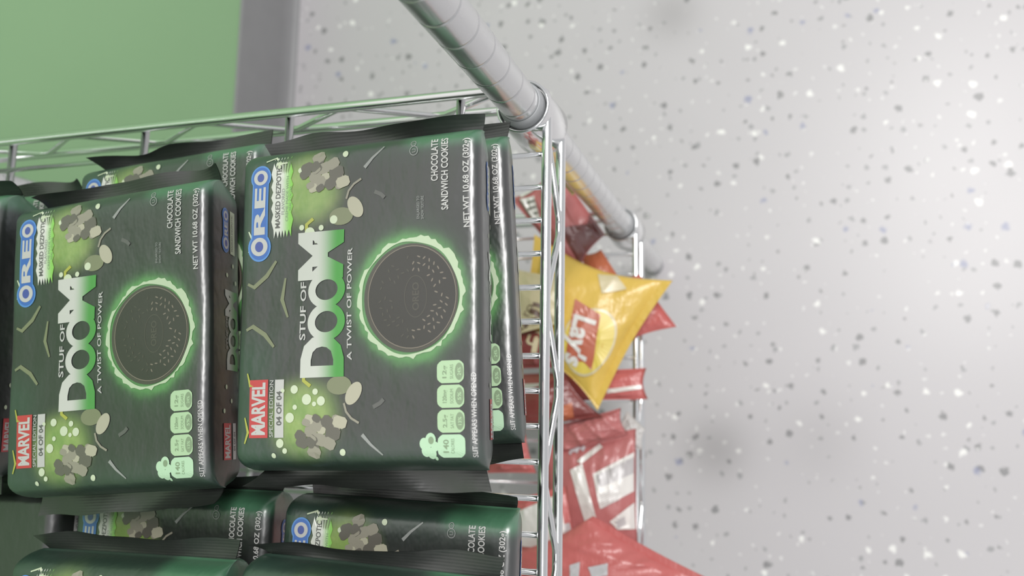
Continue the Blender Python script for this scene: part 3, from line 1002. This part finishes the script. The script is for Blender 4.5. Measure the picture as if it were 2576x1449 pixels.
# maroon bag with cream script
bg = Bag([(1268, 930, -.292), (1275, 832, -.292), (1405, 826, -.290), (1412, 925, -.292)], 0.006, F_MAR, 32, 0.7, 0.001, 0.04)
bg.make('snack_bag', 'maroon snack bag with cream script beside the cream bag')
P = bg.printer()
P.stroke([bg.ab(*q) for q in ((1334, 842), (1328, 858), (1332, 864), (1346, 868))], 0.06, I_CREAM, 1.0)
P.stroke([bg.ab(*q) for q in ((1356, 834), (1350, 858), (1344, 888))], 0.11, I_CREAM, 1.1)
bg.attach(P, 'cream_script', 'cream script lettering')
# red bag with a white stripe
bg = Bag([(1300, 1012, -.336), (1300, 942, -.336), (1626, 926, -.330), (1630, 1004, -.330)], 0.008, F_RED2, 41, 0.7, 0.0012, 0.03)
bg.make('snack_bag', 'slim red snack bag with a white stripe under the yellow bag tip')
P = bg.printer()
bg.ppx(P, [(1528, 979), (1622, 968), (1622, 978), (1528, 990)], I_WHITE, 0.9, 14, 3)
bg.attach(P, 'white_stripe', 'white stripe')
P = bg.printer()
bg.ppx(P, [(1310, 966), (1420, 962), (1420, 980), (1310, 984)], I_WHITE, 0.9, 14, 3)
bg.attach(P, 'white_stripe', 'white stripe')
# maroon bag
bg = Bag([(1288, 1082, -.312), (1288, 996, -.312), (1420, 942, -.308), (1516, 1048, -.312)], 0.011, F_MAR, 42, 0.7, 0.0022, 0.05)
bg.make('snack_bag', 'dark maroon snack bag with an orange patch below the yellow bag tip')
P = bg.printer()
bg.ppx(P, [(1412, 1022), (1440, 1012), (1446, 1050), (1412, 1060)], F_ORG, 0.9, 6, 6)
bg.attach(P, 'orange_patch', 'orange printed patch')
# red tip and white crinkled film
bg = Bag([(1395, 1150, -.322), (1395, 1072, -.322), (1562, 1026, -.318), (1580, 1090, -.322)], 0.010, F_RED, 43, 0.7, 0.003, 0.05)
bg.make('snack_bag', 'dull red snack bag tip above the bag with white panels')
bg = Bag([(1520, 1128, -.334), (1578, 1034, -.334), (1622, 1078, -.330), (1616, 1130, -.334)], 0.006, F_WHITE, 44, 0.7, 0.002, 0.04)
bg.make('snack_bag', 'white crinkled bag corner by the lower shelf front wire')
# bag back with nutrition panels
bg = Bag([(1380, 1440, -.322), (1372, 1122, -.322), (1600, 1078, -.326), (1606, 1395, -.326)], 0.013, F_RED, 51, 0.7, 0.0022, 0.02)
bg.make('snack_bag', 'red snack bag lying face down with white nutrition panels')
P = bg.printer()
bg.ppx(P, [(1435, 1182), (1466, 1166), (1506, 1318), (1478, 1332)], I_WHITE, 1.0, 6, 16)
bg.ppx(P, [(1464, 1166), (1452, 1160), (1508, 1116), (1518, 1124)], I_WHITE, 1.0, 4, 12)
bg.ppx(P, [(1492, 1192), (1602, 1136), (1611, 1232), (1510, 1280)], I_WHITE, 1.0, 14, 14)
bg.ppx(P, [(1534, 1312), (1606, 1262), (1600, 1330), (1556, 1332)], I_WHITE, 1.0, 10, 10)
bg.ppx(P, [(1500, 1196), (1600, 1148), (1604, 1188), (1506, 1228)], I_GREY, 1.3, 12, 8)
bg.ppx(P, [(1548, 1312), (1572, 1298), (1576, 1318), (1556, 1330)], I_GREY, 1.3, 6, 6)
for i in range(7):
    y = 1240 + i * 5.5
    P.stroke([bg.ab(*q) for q in ((1508 + i, y + 6), (1535, y - 6), (1560, y - 18))], 0.006, I_GREY, 1.3)
bg.attach(P, 'nutrition_panel', 'white panels with grey small print')
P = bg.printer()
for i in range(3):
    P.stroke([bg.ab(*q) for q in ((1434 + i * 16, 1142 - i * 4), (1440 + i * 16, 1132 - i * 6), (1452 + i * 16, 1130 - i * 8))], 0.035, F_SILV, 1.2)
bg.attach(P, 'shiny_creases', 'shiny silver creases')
# white-panelled bag left of the upper rail
bg = Bag([(1275, 1420, -.296), (1262, 1262, -.296), (1425, 1222, -.296), (1462, 1400, -.296)], 0.008, F_RED2, 52, 0.7, 0.002, 0.03)
bg.make('snack_bag', 'red snack bag with one large white panel, seen behind the upper shelf rail')
P = bg.printer()
bg.ppx(P, [(1292, 1290), (1410, 1240), (1440, 1385), (1300, 1372)], I_WHITE, 1.0, 12, 12)
bg.ppx(P, [(1420, 1318), (1434, 1314), (1442, 1345), (1425, 1350)], I_GREY, 1.3, 5, 5)
bg.attach(P, 'white_panel', 'white printed panel')
# big bright red bag across the bottom
bg = Bag([(1250, 1400, -.272), (1492, 1298, -.272), (1775, 1452, -.285), (1480, 1640, -.285)], 0.016, F_RED2, 61, 0.8, 0.004, 0.05)
bg.make('snack_bag', 'large bright red crinkled bag spilling over the lower shelf edge')
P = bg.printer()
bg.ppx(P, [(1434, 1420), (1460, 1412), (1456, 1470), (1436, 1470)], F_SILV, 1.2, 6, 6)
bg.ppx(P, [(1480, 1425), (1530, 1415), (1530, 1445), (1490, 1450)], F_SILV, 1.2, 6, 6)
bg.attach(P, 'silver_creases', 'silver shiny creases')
# folded red bag below the packs
bg = Bag([(1225, 1190, -.300), (1228, 1108, -.300), (1322, 1092, -.300), (1350, 1190, -.300)], 0.008, F_RED2, 71, 0.7, 0.002, 0.04)
bg.make('snack_bag', 'small folded red bag seen just below the nearest cookie pack')
